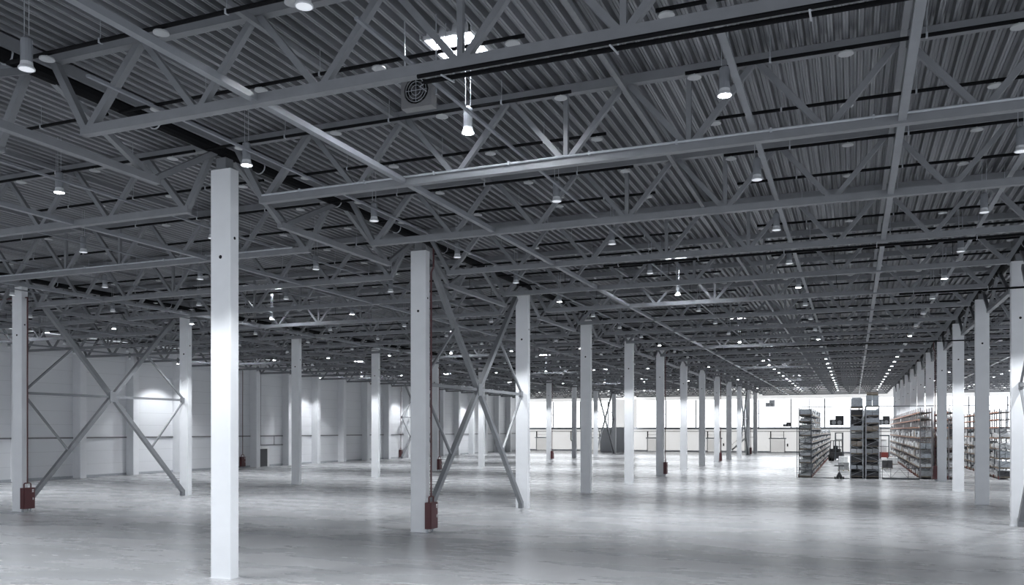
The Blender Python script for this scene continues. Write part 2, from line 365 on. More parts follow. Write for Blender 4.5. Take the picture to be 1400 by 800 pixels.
# ------------------------------------------------------------------ LONGITUDINAL GIRDER TRUSSES over the column rows
gt = MB()
for s_ in (-1, 1): gt.bar((s_*.30, 0, 12.60), (s_*.30, 12, 12.60), .09, .26)
gt.bar((0, 0, 12.71), (0, 12, 12.71), .52, .05)
gtop = gt.mesh('top_chord', M['steel'])
gbot = MB().bar((0, 2.55, ZB), (0, 9.45, ZB), .2, .18).mesh('bottom_chord', M['steel'])
gd = [MB().bar(a, b, .15, .15, (1, 0, 0)).mesh('diagonal', M['steel']) for a, b in
      (((0, .25, 12.42), (0, 2.6, ZB+.08)), ((0, 2.85, ZB+.08), (0, 5.85, 12.42)), ((0, 6.15, 12.42), (0, 9.15, ZB+.08)), ((0, 9.4, ZB+.08), (0, 11.75, 12.42)))]
gp = None
for row, xr in ROWS.items():
    ii = 0
    for k in range(-1, 12):
        y = Y0+12*k
        if not vis([(xr, y+q, 11.8) for q in (0, 3, 6, 9, 12)], 200): continue
        lab = 'longitudinal grey girder truss, %s from the camera over the %s column row' % (ORD[ii], row); ii += 1
        if gp is None:
            gp = thing('girder_truss', lab, 'girder truss', (xr, y, 0))
            link('top_chord', gtop, gp); link('bottom_chord', gbot, gp)
            for d in gd: link('diagonal', d, gp)
        else: dup(gp, (xr, y, 0), lab)
    m = thing('water_main_pipe', 'black pipe running over the %s column row under the roof' % row, 'pipe', (xr, 0, 0))
    MB().tube((.04, 1, 12.44), (.04, YF-1, 12.44), .19, 12).build('pipe_run', M['black'], m)
    cl = MB().ring((.04, 0, 12.44), (0, 1, 0), .21, .02, 12).mesh('pipe_clamp', M['galv'])
    for q in range(14):
        yy = 8.6+4.2*q
        if vis([(xr, yy, 12.2)]): link('pipe_clamp', cl, m, (0, yy, 0))
# long ties between the bottom chords
for xr, bn in BAY.items():
    for off, side in ((6, 'left'), (18, 'right')):
        x = xr+off
        if xr > 0: continue
        tag(MB().bar((x, 7.7, ZB+.02), (x, YF-3, ZB+.02), .16, .13).build('roof_tie', M['tie']),
            'long straight steel tie along the hall, %s one, %s' % (side, bn), 'roof tie')
for xr, bn in BAY.items():
    for off, side in ((6, 'left'), (12, 'middle'), (18, 'right')):
        if xr > 0: continue
        tag(MB().bar((xr+off, 7.7, 12.45), (xr+off, YF-3, 12.45), .12, .12).build('upper_tie', M['steel']),
            'thin %s upper tie close under the roof deck, %s' % (side, bn), 'roof tie')
for off in (6, 18):
    tag(MB().bar((6.94+off, 37.7, ZB+.02), (6.94+off, YF-3, ZB+.02), .16, .13).build('roof_tie', M['galv']),
        'steel tie along the hall over the racks, %s right of the right columns' % ('nearer' if off == 6 else 'farther'), 'roof tie')

# ------------------------------------------------------------------ CROSS BRACES
def brace(xr, yc, lab, zs=11.5):
    t = thing('cross_brace', lab, 'cross brace', (xr, yc, 0)); zc = 6.3
    for s_ in (-1, 1):
        MB().bar((0, s_*.16, zc-.16), (0, s_*5.72, .28), .24, .22, (1, 0, 0)).build('lower_diagonal', M['brace'], t)
        MB().bar((0, s_*.16, zc+.16), (0, s_*4.95, zs), .24, .22, (1, 0, 0)).build('upper_diagonal', M['brace'], t)
        MB().bar((0, s_*.1, zc), (0, s_*5.78, zc), .12, .14).build('horizontal_strut', M['brace'], t)
        MB().bar((0, s_*5.75, zc-.1), (0, s_*3.0, 3.15), .10, .10, (1, 0, 0)).build('secondary_strut', M['brace'], t)
        MB().bar((0, s_*5.75, zc+.1), (0, s_*2.6, 9.05), .10, .10, (1, 0, 0)).build('secondary_strut', M['brace'], t)
        MB().box(-.12, .12, s_*5.70-.11, s_*5.70+.11, .0, .38).build('base_plate', M['brace'], t)
        MB().box(-.09, .09, s_*5.70-.11, s_*5.70+.11, zc-.16, zc+.16).build('gusset_plate', M['brace'], t)
    MB().box(-.14, .14, -.26, .26, zc-.3, zc+.3).build('centre_plate', M['brace'], t)
for row, xr in ROWS.items():
    brace(xr, 37.7, 'large grey X cross brace between the nearest pair of braced columns in the %s row' % row)
brace(-17.04, 145.7, 'distant X cross brace far down the central column row')
brace(-41.04, 145.7, 'distant X cross brace far down the left column row')
brace(-63.85, 118.7, 'X cross brace standing against the left wall near its far end')

# ------------------------------------------------------------------ FIRE HOSE CABINETS with risers
def hydrant(x, y, lab, top=11.6, out=None, side=1):
    t = thing('fire_hose_cabinet', lab, 'hose cabinet', (x, y, 0)); s_ = side
    bx = lambda a, b: (min(a*s_, b*s_), max(a*s_, b*s_))
    MB().box(*bx(0, .27), -.33, .33, .16, 1.27).build('cabinet_body', M['red'], t)
    d = MB().box(*bx(.27, .29), -.3, .3, .19, 1.24).build('cabinet_door', M['red'], t)
    MB().box(*bx(.29, .30), .14, .24, 1.03, 1.08).box(*bx(.29, .30), .14, .24, 1.11, 1.18).build('door_sign', M['white'], d)
    MB().box(*bx(.29, .31), .18, .22, .62, .74).build('door_lock', M['white'], d)
    MB().box(*bx(.03, .10), -.28, -.2, 0, .16).build('leg', M['galv'], t); MB().box(*bx(.03, .10), .2, .28, 0, .16).build('leg', M['galv'], t)
    MB().path([(.13*s_, -.2, 1.26), (.13*s_, -.2, 1.46), (.13*s_, -.15, 1.51), (.13*s_, .15, 1.51), (.13*s_, .2, 1.46), (.13*s_, .2, 1.26)], .035, 8).build('pipe_loop', M['red'], t)
    pts = [(.13*s_, 0, 1.5), (.13*s_, 0, top-1.1), (.24*s_, 0, top-.9), (.24*s_, 0, top)] if out is None else [(.13*s_, 0, 1.5), (.13*s_, 0, top), out]
    MB().path(pts, .038, 8).build('riser_pipe', M['redpipe'], t)
    return t
hydrant(-16.67, 31.75, 'dark red hose cabinet with riser on the second central column', 12.1)
hydrant(-40.67, 31.75, 'dark red hose cabinet with riser on the leftmost nearest column at the left edge', 11.35, (-4.5, 0, 11.35))
hydrant(-16.67, 79.7, 'dark red hose cabinet beside the sixth central column', 12.1)
hydrant(-16.67, 115.7, 'slim dark hose cabinet beside the ninth central column', 12.1)
hydrant(-16.67, 151.7, 'small red hose cabinet at the far end of the central column row', 12.1)
hydrant(-40.67, 79.7, 'dark red hose cabinet seen behind the first cross brace', 10.9, (-1.5, 0, 10.9))
hydrant(-40.67, 115.7, 'small red hose cabinet far down the left column row', 12.1)
hydrant(6.57, 79.7, 'dark red hose cabinet at the end of the right rack', 12.1, side=-1)
hydrant(WL+.06, 77.9, 'dark red hose cabinet on the left wall beside the small door', 11.3, (.13, 1.35, 11.3))
hydrant(WL+.06, 114.3, 'dark red hose cabinet at the far end of the left wall', 11.3)
# small door in the left wall with pipes over it
d = MB().box(WL+.01, WL+.07, 80.9, 82.4, .02, 2.1).build('door_7', M['truckgrey']); struct(d)
MB().box(WL+.02, WL+.12, 80.55, 80.9, 0, 2.15).box(WL+.02, WL+.12, 82.4, 82.75, 0, 2.15).box(WL+.02, WL+.12, 80.55, 82.75, 2.1, 2.4).build('door_frame', M['white'], d)
MB().box(WL+.07, WL+.14, 81.3, 81.9, 2.15, 2.35).build('exit_light', M['white'], d)
tag(MB().path([(WL+.16, 80.15, 2.55), (WL+.16, 85.25, 2.55)], .05, 6).path([(WL+.16, 83.6, 2.55), (WL+.16, 83.6, 3.6)], .03, 6).path([(WL+.1, 81.2, 2.5), (WL+.1, 81.2, 12.7)], .02, 5).build('door_pipework', M['darkpipe']),
    'thin dark pipes above the small door in the left wall', 'pipe')

# ------------------------------------------------------------------ LAMPS (lit every fourth row; all of them over the racks)
hous = MB().lathe([(.03, .60), (.05, .58), (.098, .54), (.102, .50), (.102, .12)], n=14).mesh('housing', M['housing'])
rim = MB().lathe([(.104, .13), (.112, .07), (.145, .02), (.145, 0.0), (.134, 0.0)], n=16).mesh('reflector', M['rim'])
def lens_me(on): return MB().lathe([(.132, .012), (.125, -.004)], n=16).mesh('lens', M['lens_on'] if on else M['lens_off'])
l_on, l_off = lens_me(1), lens_me(0)
wire = MB().tube((0, 0, .6), (0, 0, 1.55), .008, 4).mesh('suspension_wire', M['galv'])
far_on = MB().lathe([(.03, .62), (.105, .55), (.11, .2), (.155, .02), (.15, -.002)], n=8).mesh('pendant_lamp', M['housing'])
pr = {}
LZ = 10.88
lit_spots = []; nl = 0; lab_n = {}
lamps = []; LO = (3.1, 9.15, 14.7, 20.7)
for xr in (-65.04, -41.04, -17.04, 6.94):
    for off in LO:
        for j in range(2, 26):
            x, y = xr+off, 4.9+6*j-6
            if y > YF-3: continue
            on = (j % 4 == 3) or (x > -12 and y > 78) or y > 150
            if on and (vis([(x, y, 0), (x, y, 8)], 700) or y < 20): lit_spots.append((x, y, j % 4 == 3))
            if vis([(x, y, 11)], 60): lamps.append((math.hypot(x, y), x, y, on, xr, off))
lamps.sort()
CT_ = {3.1: 'first', 9.15: 'second', 14.7: 'third', 20.7: 'fourth'}
seen_col = {}
for i, (d_, x, y, on, xr, off) in enumerate(lamps[:300]):
    q = seen_col.get((xr, off), 0); seen_col[(xr, off)] = q+1
    base = BAY[xr]
    if q < 5:
        lab = '%s pendant lamp, %s from camera in the %s line %s' % ('lit' if on else 'unlit', ORD[q], CT_[off], base); grp = None
    else:
        lab = 'distant %s pendant lamp in the %s line %s' % ('lit' if on else 'unlit', CT_[off], base)
        grp = 'distant %s lamps, %s line, %s' % ('lit' if on else 'unlit', CT_[off], base)
    if on not in pr:
        t = thing('pendant_lamp', lab, 'pendant lamp', (x, y, LZ), grp); pr[on] = t
        link('housing', hous, t); link('reflector', rim, t); link('lens', l_on if on else l_off, t)
        link('suspension_wire', wire, t, (-.06, 0, 0)); link('suspension_wire', wire, t, (.06, 0, 0))
    else: dup(pr[on], (x, y, LZ), lab, grp)
if len(lamps) > 300:
    b = MB()
    for d_, x, y, on, xr, off in lamps[300:]:
        b.lathe([(.03, .62), (.105, .55), (.11, .2), (.155, .02), (.15, 0)], (x, y, LZ), 8, 0)
        b.lathe([(.138, .0), (.13, -.01)], (x, y, LZ), 8, 1 if on else 2)
    tag(b.build('pendant_lamps_far', [M['housing'], M['lens_on'], M['lens_off']]), 'farthest tiny pendant lamps under the roof near the far wall', 'lamps', kind='stuff')
sp = bpy.data.lights.new('lamp_beam', 'SPOT'); sp.energy = 1650; sp.spot_size = math.radians(108); sp.spot_blend = .35; sp.shadow_soft_size = .13; sp.color = (.93, .965, 1)
sp2 = sp.copy(); sp2.energy = 1500
for x, y, full in lit_spots:
    o = bpy.data.objects.new('lamp_beam', sp if full else sp2); o.location = (x, y, LZ-.05); C.objects.link(o)
# cable trays beside the lamp lines
for xr, base in BAY.items():
    for off in LO:
        w = .13 if xr > -20 else .07
        ya = 12 if xr < 0 else 60
        if off < 10 and xr > -20: w = .07
        tag(MB().bar((xr+off+.24, ya, 11.16), (xr+off+.24, YF-3, 11.16), w, .05).build('cable_tray', M['tie'] if xr > -20 and off > 12 else M['housing']),
            'thin cable tray beside the %s lamp line %s' % (CT_[off], base), 'cable tray')

# ------------------------------------------------------------------ SPRINKLER BRANCH PIPES with disc heads
H1 = [1.4, 4.5, 7.6, 10.7]; H2 = [13.8, 16.9, 20.0, 23.0]
def head_prof(): return [(.014, .10), (.014, .035), (.15, .03), (.155, .0), (.06, -.012)]
p1 = MB().tube((.2, 0, 0), (10.95, 0, 0), .043, 8).mesh('pipe', M['black'])
p2 = MB().tube((13.6, 0, 0), (23.8, 0, 0), .043, 8).mesh('pipe', M['black'])
hd = MB().lathe(head_prof(), n=14).mesh('sprinkler_head', M['disc'])
hg = MB().tube((0, 0, -.05), (0, 0, .56), .008, 4).box(-.02, .02, -.045, .045, -.05, .05).mesh('hanger', M['galv'])
fars = []
for hs_, (pa, pb) in ((H1, (.2, 10.95)), (H2, (13.6, 23.8))):
    b = MB().tube((pa, 0, 0), (pb, 0, 0), .043, 6, k=0)
    for h in (pa+2.6, pb-2.6): b.tube((h, 0, 0), (h, 0, .56), .012, 4)
    for h in hs_: b.lathe([(.15, -.09), (.06, -.12)], (h, 0, 0), 8, 1)
    fars.append(b.mesh('sprinkler_pipe', [M['black'], M['disc']]))
allp = []
for j in range(0, 52):
    y = 9.7+3*j
    for xr in (-65.04, -41.04, -17.04, 6.94):
        for hf in (0, 1):
            xs = (.2, 10.9) if hf == 0 else (13.6, 23.8)
            if vis([(xr+xs[0], y, 12.2), (xr+xs[1], y, 12.2), (xr+sum(xs)/2, y, 12.2)], 120): allp.append((abs(y)+(0 if xr < 0 else 60), xr, y, hf))
allp.sort(); sprot = {}; rem = MB(); np_ = {}
for i, (_, xr, y, hf) in enumerate(allp):
    key = (xr, hf); q = np_.get(key, 0); np_[key] = q+1
    bn = BAY[xr]; side = 'left' if hf == 0 else 'right'
    if i >= 290:
        pa, pb = ((.2, 10.95), (13.6, 23.8))[hf]
        rem.tube((xr+pa, y, 12.2), (xr+pb, y, 12.2), .043, 5, k=0)
        for h in (H1, H2)[hf]: rem.lathe([(.15, -.09), (.06, -.12)], (xr+h, y, 12.2), 6, 1)
        continue
    if q < 10: lab, grp = 'black sprinkler pipe, %s from camera, %s half of the bay %s' % (ORD[q], side, bn), None
    else: lab, grp = 'distant black sprinkler pipe in the %s half of the bay %s' % (side, bn), 'distant sprinkler pipes, %s half, %s' % (side, bn)
    if y < 38 and xr in (-41.04, -17.04):
        if hf not in sprot:
            t = thing('sprinkler_pipe', lab, 'sprinkler pipe', (xr, y, 12.2), grp); sprot[hf] = t
            link('pipe', (p1, p2)[hf], t)
            for h in (H1, H2)[hf]: link('sprinkler_head', hd, t, (h, 0, -.13))
            for h in ((2.9, 6.1, 9.2), (15.4, 18.4, 21.5))[hf]: link('hanger', hg, t, (h, 0, 0))
        else: dup(sprot[hf], (xr, y, 12.2), lab, grp)
    else: tag(link('sprinkler_pipe', fars[hf], None, (xr, y, 12.2)), lab, 'sprinkler pipe', grp)
if rem.v: tag(rem.build('sprinkler_pipes_far', [M['black'], M['disc']]), 'farthest black sprinkler branch pipes near the end of the roof', 'sprinkler pipes', kind='stuff')
# double black mains under some trusses
for i, (ya, xa, xb, two, lab) in enumerate(((13.72, -7.3, 30, 1, 'pair of thin black pipes slung under the nearest truss at the top of the view'),
                                 (31.72, -9, 30, 0, 'black pipe slung under a truss chord in the right half of the roof'),
                                 (43.45, 2, 30, 0, 'black pipe crossing in front of the rightmost column top'),
                                 (67.5, -10, 30, 0, 'thin black cross pipe under the roof over the rack aisles'))):
    t = thing('cross_pipe', lab, 'pipe', (0, ya, 0))
    MB().tube((xa, 0, 10.70), (xb, 0, 10.70), .045, 8).build('pipe_run', M['black'], t)
    if two: MB().tube((xa+.1, -.42, 10.62), (xb, -.42, 10.62), .04, 8).build('pipe_run', M['black'], t)
    cl = MB().ring((0, 0, 10.74), (1, 0, 0), .11, .012, 8).mesh('pipe_hanger', M['galv'])
    if two: cl = MB().bar((0, .02, 11.05), (0, .02, 10.62), .02, .03, (1, 0, 0)).bar((0, .04, 10.62), (0, -.48, 10.55), .03, .02).mesh('pipe_hanger', M['galv'])
    for q in range(8):
        x = xa+.6+3.05*q
        if x < xb and vis([(x, ya, 10.7)]): link('pipe_hanger', cl, t, (x, 0, 0))
# pipe lying along the lit truss chord (second truss)
for xa, xb, yy, nm in ((-15.6, 30, 19.86, 'pale conduit pipe clipped along the bottom chord of the truss at the nearest column'), (-39, -19, 25.86, 'pale conduit clipped along a truss chord left of the nearest column')):
    t = thing('conduit', nm, 'conduit', (0, yy-.3, 0))
    MB().tube((xa, 0, 11.0), (xb, 0, 11.0), .03, 8).build('conduit_run', M['galv'], t)
    cl = MB().box(-.025, .025, -.045, .30, 10.955, 11.045).mesh('pipe_clip', M['galv'])
    for q in range(8): link('pipe_clip', cl, t, (xa+1.3+2.1*q, 0, 0))

# ------------------------------------------------------------------ FAN HEATERS under the roof
fh = thing('fan_heater', 'square grey fan unit hanging beside the nearest skylight', 'fan heater', (-8.1, 14.9, 10.78))
fh.scale = (.85, .7, .85)
b = MB()
b.box(-.40, .40, .0, .34, 0, .06).box(-.40, .40, .0, .34, .72, .78).box(-.40, -.34, 0, .34, .06, .72).box(.34, .40, 0, .34, .06, .72).box(-.34, .34, .2, .34, .06, .72)
for a in range(16):                                 # square front plate with a round opening
    t0, t1 = 2*math.pi*a/16, 2*math.pi*(a+1)/16
    def sq(t): m_ = max(abs(math.cos(t)), abs(math.sin(t))); return (.345*math.cos(t)/m_, .39+.335*math.sin(t)/m_)
    def ci(t): return (.325*math.cos(t), .39+.315*math.sin(t))
    (ax, az), (bx_, bz), (cx, cz), (dx, dz) = sq(t0), sq(t1), ci(t1), ci(t0)
    b.add([(ax, 0, az), (bx_, 0, bz), (cx, 0, cz), (dx, 0, dz), (ax, .02, az), (bx_, .02, bz), (cx, .02, cz), (dx, .02, dz)], [(0, 1, 2, 3), (4, 7, 6, 5), (3, 2, 6, 7)])
b.build('casing', M['fan'], fh)
MB().tube((0, .13, .39), (0, .2, .39), .33, 20).build('fan_recess', M['hole'], fh)
b = MB()
for a in range(5):
    t_ = 2*math.pi*a/5; b.bar((.05*math.cos(t_), .1, .39+.05*math.sin(t_)), (.25*math.cos(t_), .1, .39+.25*math.sin(t_)), .12, .015, (math.sin(t_)*.6, 1, -math.cos(t_)*.6))
b.tube((0, .05, .39), (0, .13, .39), .06, 12)
b.build('fan_blades', M['truckgrey'], fh)
b = MB()
for R_ in (.12, .2, .27): b.ring((0, -.015, .39), (0, 1, 0), R_, .007, 18)
b.bar((-.28, -.015, .39), (.28, -.015, .39), .012, .012); b.bar((0, -.015, .11), (0, -.015, .67), .012, .012)
b.build('fan_guard', M['galv'], fh)
b = MB()
for s_ in (-1, 1): b.bar((s_*.42, .25, .3), (s_*.42, .25, 1.4), .03, .03, (1, 0, 0)); b.bar((s_*.42, .25, 1.4), (s_*.42, .25, 2.2), .02, .02, (1, 0, 0))
b.path([(.0, -.03, .8), (.25, -.05, .5), (.12, -.05, .45), (.3, -.05, .3)], .012, 5)
b.build('bracket', M['galv'], fh)
for k, (x, lab) in {1: (-7.95, 'fan unit hanging beside the second skylight right of the central columns'), 2: (-7.95, 'fan unit hanging beside the third skylight right of the central columns')}.items():
    dup(fh, (x, 14.9+24*k, 10.78), lab)
dup(fh, (-31.95, 38.9, 10.78), 'fan unit hanging beside the skylight left of the nearest column')
dup(fh, (-31.95, 62.9, 10.78), 'fan unit hanging beside the second skylight left of the central columns')

# ------------------------------------------------------------------ RACKS
def rack_bay_mesh(depth, L_, levels, beam, up, tall, guard=True):
    """returns dict part -> list of meshes; local x 0..depth, y 0..L_"""
    out = []
    for yy in (0,):
        b = MB()
        for xx in (.04, depth-.04): b.box(xx-.045, xx+.045, yy-.04, yy+.04, 0, tall)
        z = .25
        while z+.9 < tall:
            b.bar((.04, yy, z), (depth-.04, yy, z+.45), .03, .04, (0, 1, 0)); b.bar((depth-.04, yy, z+.45), (.04, yy, z+.9), .03, .04, (0, 1, 0)); z += .9
        out.append(('upright_frame', b.mesh('upright_frame', up)))
    for z in levels:
        b = MB(); b.box(.0, .05, .04, L_-.04, z-.05, z+.05); b.box(depth-.05, depth, .04, L_-.04, z-.05, z+.05)
        out.append(('beam', b.mesh('beam', M['beamlow'] if beam is M['orange'] and z < 3 else beam)))
    b = MB()
    for z in levels: b.box(.05, depth-.05, .05, L_-.05, z-.02, z+.02)
    out.append(('shelf_board', b.mesh('shelf_board', M['deckboard'])))
    if guard:
        b = MB(); b.box(-.06, 0, -.05, .12, .0, .3); b.box(depth, depth+.06, -.05, .12, .0, .3)
        out.append(('post_guard', b.mesh('post_guard', M['redguard'])))
    return out
def load_mesh(kind, w, d, h):                        # origin at bottom centre
    b = MB(); r = random.Random(kind*7+int(h*100))
    if kind in (0, 3):                               # cartons stacked on a pallet
        b.box(-w/2, w/2, -d/2, d/2, 0, .09, 1)
        nx, nz = 2, 2 if h > .5 else 1
        for i in range(nx):
            for k_ in range(2):
                for j in range(nz):
                    hh = (h-.1)/nz; e = r.uniform(0, .03)
                    b.box(-w/2+i*w/nx+.01, -w/2+(i+1)*w/nx-.012-e, -d/2+k_*d/2+.01, -d/2+(k_+1)*d/2-.012, .09+j*hh, .09+(j+1)*hh-.012-e, 0)
    elif kind == 1:                                  # shrink-wrapped load, slightly bulged
        b.box(-w/2, w/2, -d/2, d/2, 0, .09, 1)
        b.cbox(-w/2+.03, w/2-.03, -d/2+.03, d/2-.03, .09, h*.92, .06, 0); b.cbox(-w/2+.1, w/2-.12, -d/2+.1, d/2-.08, h*.92, h, .06, 0)
    elif kind == 2:                                  # low heap of sacks
        for j in range(max(1, int(h/.18))):
            for i in range(2):
                e = r.uniform(-.03, .03); b.cbox(-w/2+i*w/2+.02, -w/2+(i+1)*w/2-.02, -d/2+.04+e, d/2-.04+e, j*.17, j*.17+.16, .07, 0)
        b.box(-w/2, w/2, -d/2, d/2, -.001, .0, 1)
    else:                                            # open bin
        b.box(-w/2, w/2, -d/2, d/2, 0, .05, 1); t_ = .03; hh = h*.8
        b.box(-w/2, w/2, -d/2, -d/2+t_, .05, hh).box(-w/2, w/2, d/2-t_, d/2, .05, hh).box(-w/2, -w/2+t_, -d/2+t_, d/2-t_, .05, hh).box(w/2-t_, w/2, -d/2+t_, d/2-t_, .05, hh)
        b.box(-w/2+t_, w/2-t_, -d/2+t_, d/2-t_, .06, hh*.8)
    return b
KN = {0: ('carton_stack', 'stacked cartons'), 1: ('wrapped_load', 'film-wrapped load'), 2: ('sack_pile', 'pile of sacks'), 3: ('carton_stack', 'stacked cartons'), 4: ('storage_bin', 'open storage bin')}
COLN = ['white', 'grey', 'dark', 'cardboard brown', 'pale blue-grey']
lm_cache = {}
def lmesh(kind, w, d, h, ci):
    key = (kind, round(w, 2), round(d, 2), round(h, 2), ci)
    if key not in lm_cache: lm_cache[key] = load_mesh(kind, w, d, h).mesh(KN[kind][0], [G[ci], M['wood']])
    return lm_cache[key]
stuff = MB(); nload = [0]
def put_load(x, y, z, w, d, h, kind, ci, near, where, grp):
    if near and nload[0] < 299:
        nload[0] += 1
        tag(link(KN[kind][0], lmesh(kind, w, d, h, ci), None, (x, y, z)), '%s %s, %s' % (COLN[ci].replace('cardboard ', '').replace('pale blue-grey', 'bluish'), KN[kind][1], where), 'stored goods', '%s %s, %s' % (COLN[ci], KN[kind][1], grp))
    else:
        s2 = load_mesh(kind, w, d, h); o = len(stuff.v)
        stuff.v += [(a+x, b_+y, c_+z) for a, b_, c_ in s2.v]; stuff.f += [tuple(q+o for q in f) for f in s2.f]; stuff.mi += [5 if m_ else ci for m_ in s2.mi]
def rack_run(x0, depth, ya, nbay, L_, levels, tall, beam, up, nm, fill, colw, near_n, perbay, swaps=None, end_frame=True, hfill=.8, guard=True):
    parts = rack_bay_mesh(depth, L_, levels, beam, up, tall, guard)
    pb = None
    for i in range(nbay):
        y = ya+i*L_
        if i == 0: lab = 'end bay facing the camera of the %s' % nm
        else: lab = 'storage rack bay further back in the %s' % nm
        grp = None if i == 0 else 'bays of the '+nm
        if pb is None:
            pb = thing('storage_rack', lab, 'storage rack', (x0, y, 0), grp)
            for n_, me in parts: link(n_, me, pb)
        else: dup(pb, (x0, y, 0), lab, grp)
        for li, z in enumerate(levels):
            gap = (levels[li+1]-z if li+1 < len(levels) else .75)
            for q in range(perbay):
                if random.random() > fill[min(li, len(fill)-1)]: continue
                w_ = (L_-.2)/perbay; h = (gap-.16)*random.choice((.5, .65, .8, .95)) if hfill < 1 else gap-.14
                h = max(.2, round(h, 1)); ci = random.choices(range(5), colw)[0]; kind = random.choice((0, 1, 1, 2, 3, 4))
                if near_n > i:
                    where = '%s shelf up, %s of the %s' % (('lowest', 'second', 'third', 'fourth', 'fifth', 'sixth', 'seventh', 'eighth', 'ninth', 'tenth')[li], 'end bay' if i == 0 else 'inner bay', nm)
                    put_load(x0+depth/2, y+.1+(q+.5)*w_, z+.02, depth+.03, w_-.06, h, kind, ci, True, where, where)
                else: put_load(x0+depth/2, y+.1+(q+.5)*w_, z+.02, depth+.03, w_-.06, h, kind, ci, False, '', '')
    b = MB()
    y = ya+nbay*L_
    for xx in (.04, depth-.04): b.box(x0+xx-.045, x0+xx+.045, y-.04, y+.04, 0, tall)
    tag(b.build('rack_end_frame', up), 'last upright frame closing the far end of the %s' % nm, 'rack frame')
LV1 = [.06]+[.68+.62*i for i in range(9)]
rack_run(-4.62, 1.12, 81.3, 8, 2.8, LV1, 6.35, M['upright'], M['uprightd'], 'tall left rack', [.97]*10, (9, 3, 2, 1, 3), 3, 3)
rack_run(-4.62, 1.12, 103.9, 17, 2.8, LV1[:7], 4.2, M['upright'], M['uprightd'], 'lower left rack behind', [.95]*6, (9, 3, 2, 1, 3), 0, 3)
LV2 = [.12+.68*i for i in range(9)]
rack_run(-.27, 1.12, 81.8, 16, 2.8, LV2, 6.3, M['uprightd'], M['upright'], 'left middle rack', [1.]*9, (2, 4, 5, 1, 3), 2, 1, hfill=1, guard=False)
rack_run(1.02, 1.16, 81.8, 16, 2.8, LV2, 6.4, M['uprightd'], M['upright'], 'right middle rack', [1.]*9, (2, 4, 5, 1, 3), 2, 1, hfill=1, guard=False)
LV3 = [.14, .95, 1.78, 2.65, 3.6, 4.55, 5.25, 5.9]
F3 = [.95, .95, .95, .95, .85, .12, .05, .0]
rack_run(5.45, 1.0, 82.6, 23, 2.8, LV3, 6.3, M['orange'], M['uprightr'], 'right rack beside the columns', F3, (9, 3, 3, 1, 3), 4, 3)
rack_run(7.7, 1.0, 82.6, 23, 2.8, LV3, 6.3, M['orange'], M['uprightr'], 'rack behind the right columns', F3, (9, 3, 3, 1, 3), 1, 3)
rack_run(11.8, 1.0, 84.2, 22, 2.8, LV3, 6.2, M['orange'], M['uprightd'], 'far right rack', F3, (9, 3, 3, 1, 3), 3, 3)
if stuff.v: tag(stuff.build('stored_goods', G+[M['wood']]), 'countless cartons and wrapped goods deep in the storage racks', 'stored goods', kind='stuff')
# loads on top of the middle rack
def special(name, w, d, h, x, y, z, ci, lab, kind=1):
    tag(link(name, load_mesh(kind, w, d, h).mesh(name, [G[ci], M['wood']]), None, (x, y, z)), lab, 'stored goods')
special('wrapped_load', 1.05, 1.5, .95, .3, 82.7, 6.30, 4, 'pale wrapped load on top of the left half of the middle rack')
special('carton_stack', 1.1, 1.6, 1.05, 1.6, 82.7, 6.42, 4, 'grey carton stack topping the right half of the middle rack', 0)
special('cardboard_box', .95, 1.2, .28, 1.6, 82.7, 7.47, 3, 'brown cardboard box at the very top of the middle rack', 0)
for z_ in (1.2, 2.6, 4.0, 5.4): pass
# cross wire frame linking the racks, floor rail and low guard gate
t = thing('aisle_portal', 'thin dark portal frame spanning the rack aisles at rack-top height', 'portal frame', (0, 81.1, 0))
MB().bar((-4.6, 0, 6.42), (13.2, 0, 6.42), .05, .07).build('top_rail', M['uprightd'], t)
for x in (-4.75, .98, 2.25, 6.55, 13.1): MB().bar((x, 0, 0), (x, 0, 6.42), .06, .06, (1, 0, 0)).build('post', M['uprightd'], t)
t = thing('guard_fence', 'low dark guard fence across the aisle between middle and right racks', 'fence', (2.35, 81.0, 0))
MB().bar((0, 0, 1.0), (3.0, 0, 1.0), .04, .05).build('top_rail', M['uprightd'], t)
MB().bar((0, 0, .08), (3.0, 0, .08), .06, .14).build('bottom_rail', M['uprightd'], t)
for x in (.03, .7, 2.1, 2.97): MB().bar((x, 0, 0), (x, 0, 1.0), .04, .04, (1, 0, 0)).build('post', M['uprightd'], t)
for a, b_ in ((.1, .7), (.7, 1.4), (1.4, 2.1)):
    u = a < .5 or a > 1.3
    MB().bar((a, 0, .12 if not u else .95), (b_, 0, .95 if not u else .12), .02, .025, (0, 1, 0)).build('diagonal_bar', M['uprightd'], t)
tag(MB().box(-3.4, -.3, 80.9, 81.0, .0, .06).build('floor_rail', M['uprightd']), 'thin dark floor rail across the aisle left of the middle rack', 'floor rail')
# pallet jack
t = thing('pallet_jack', 'dark hand pallet jack parked beside the middle rack', 'pallet jack', (-1.15, 80.4, 0))
for x in (-.2, .2): MB().box(x-.08, x+.08, .1, 1.2, .06, .14).build('fork', M['truckgrey'], t)
b = MB().add([(-.28, -.05, .12), (.28, -.05, .12), (.28, .12, .12), (-.28, .12, .12), (-.07, -.02, .58), (.07, -.02, .58), (.07, .06, .58), (-.07, .06, .58)], [(0, 1, 2, 3), (4, 5, 6, 7), (0, 1, 5, 4), (1, 2, 6, 5), (2, 3, 7, 6), (3, 0, 4, 7)])
b.build('pump_body', M['truckgrey'], t)
for x in (-.36, -.1, .1, .36): MB().tube((x-.05, -.02, .1), (x+.05, -.02, .1), .1, 12).build('wheel', M['rubber'], t)
h_ = MB().bar((0, 0, .55), (0, -.25, 1.15), .05, .05).build('tiller', M['truckgrey'], t)
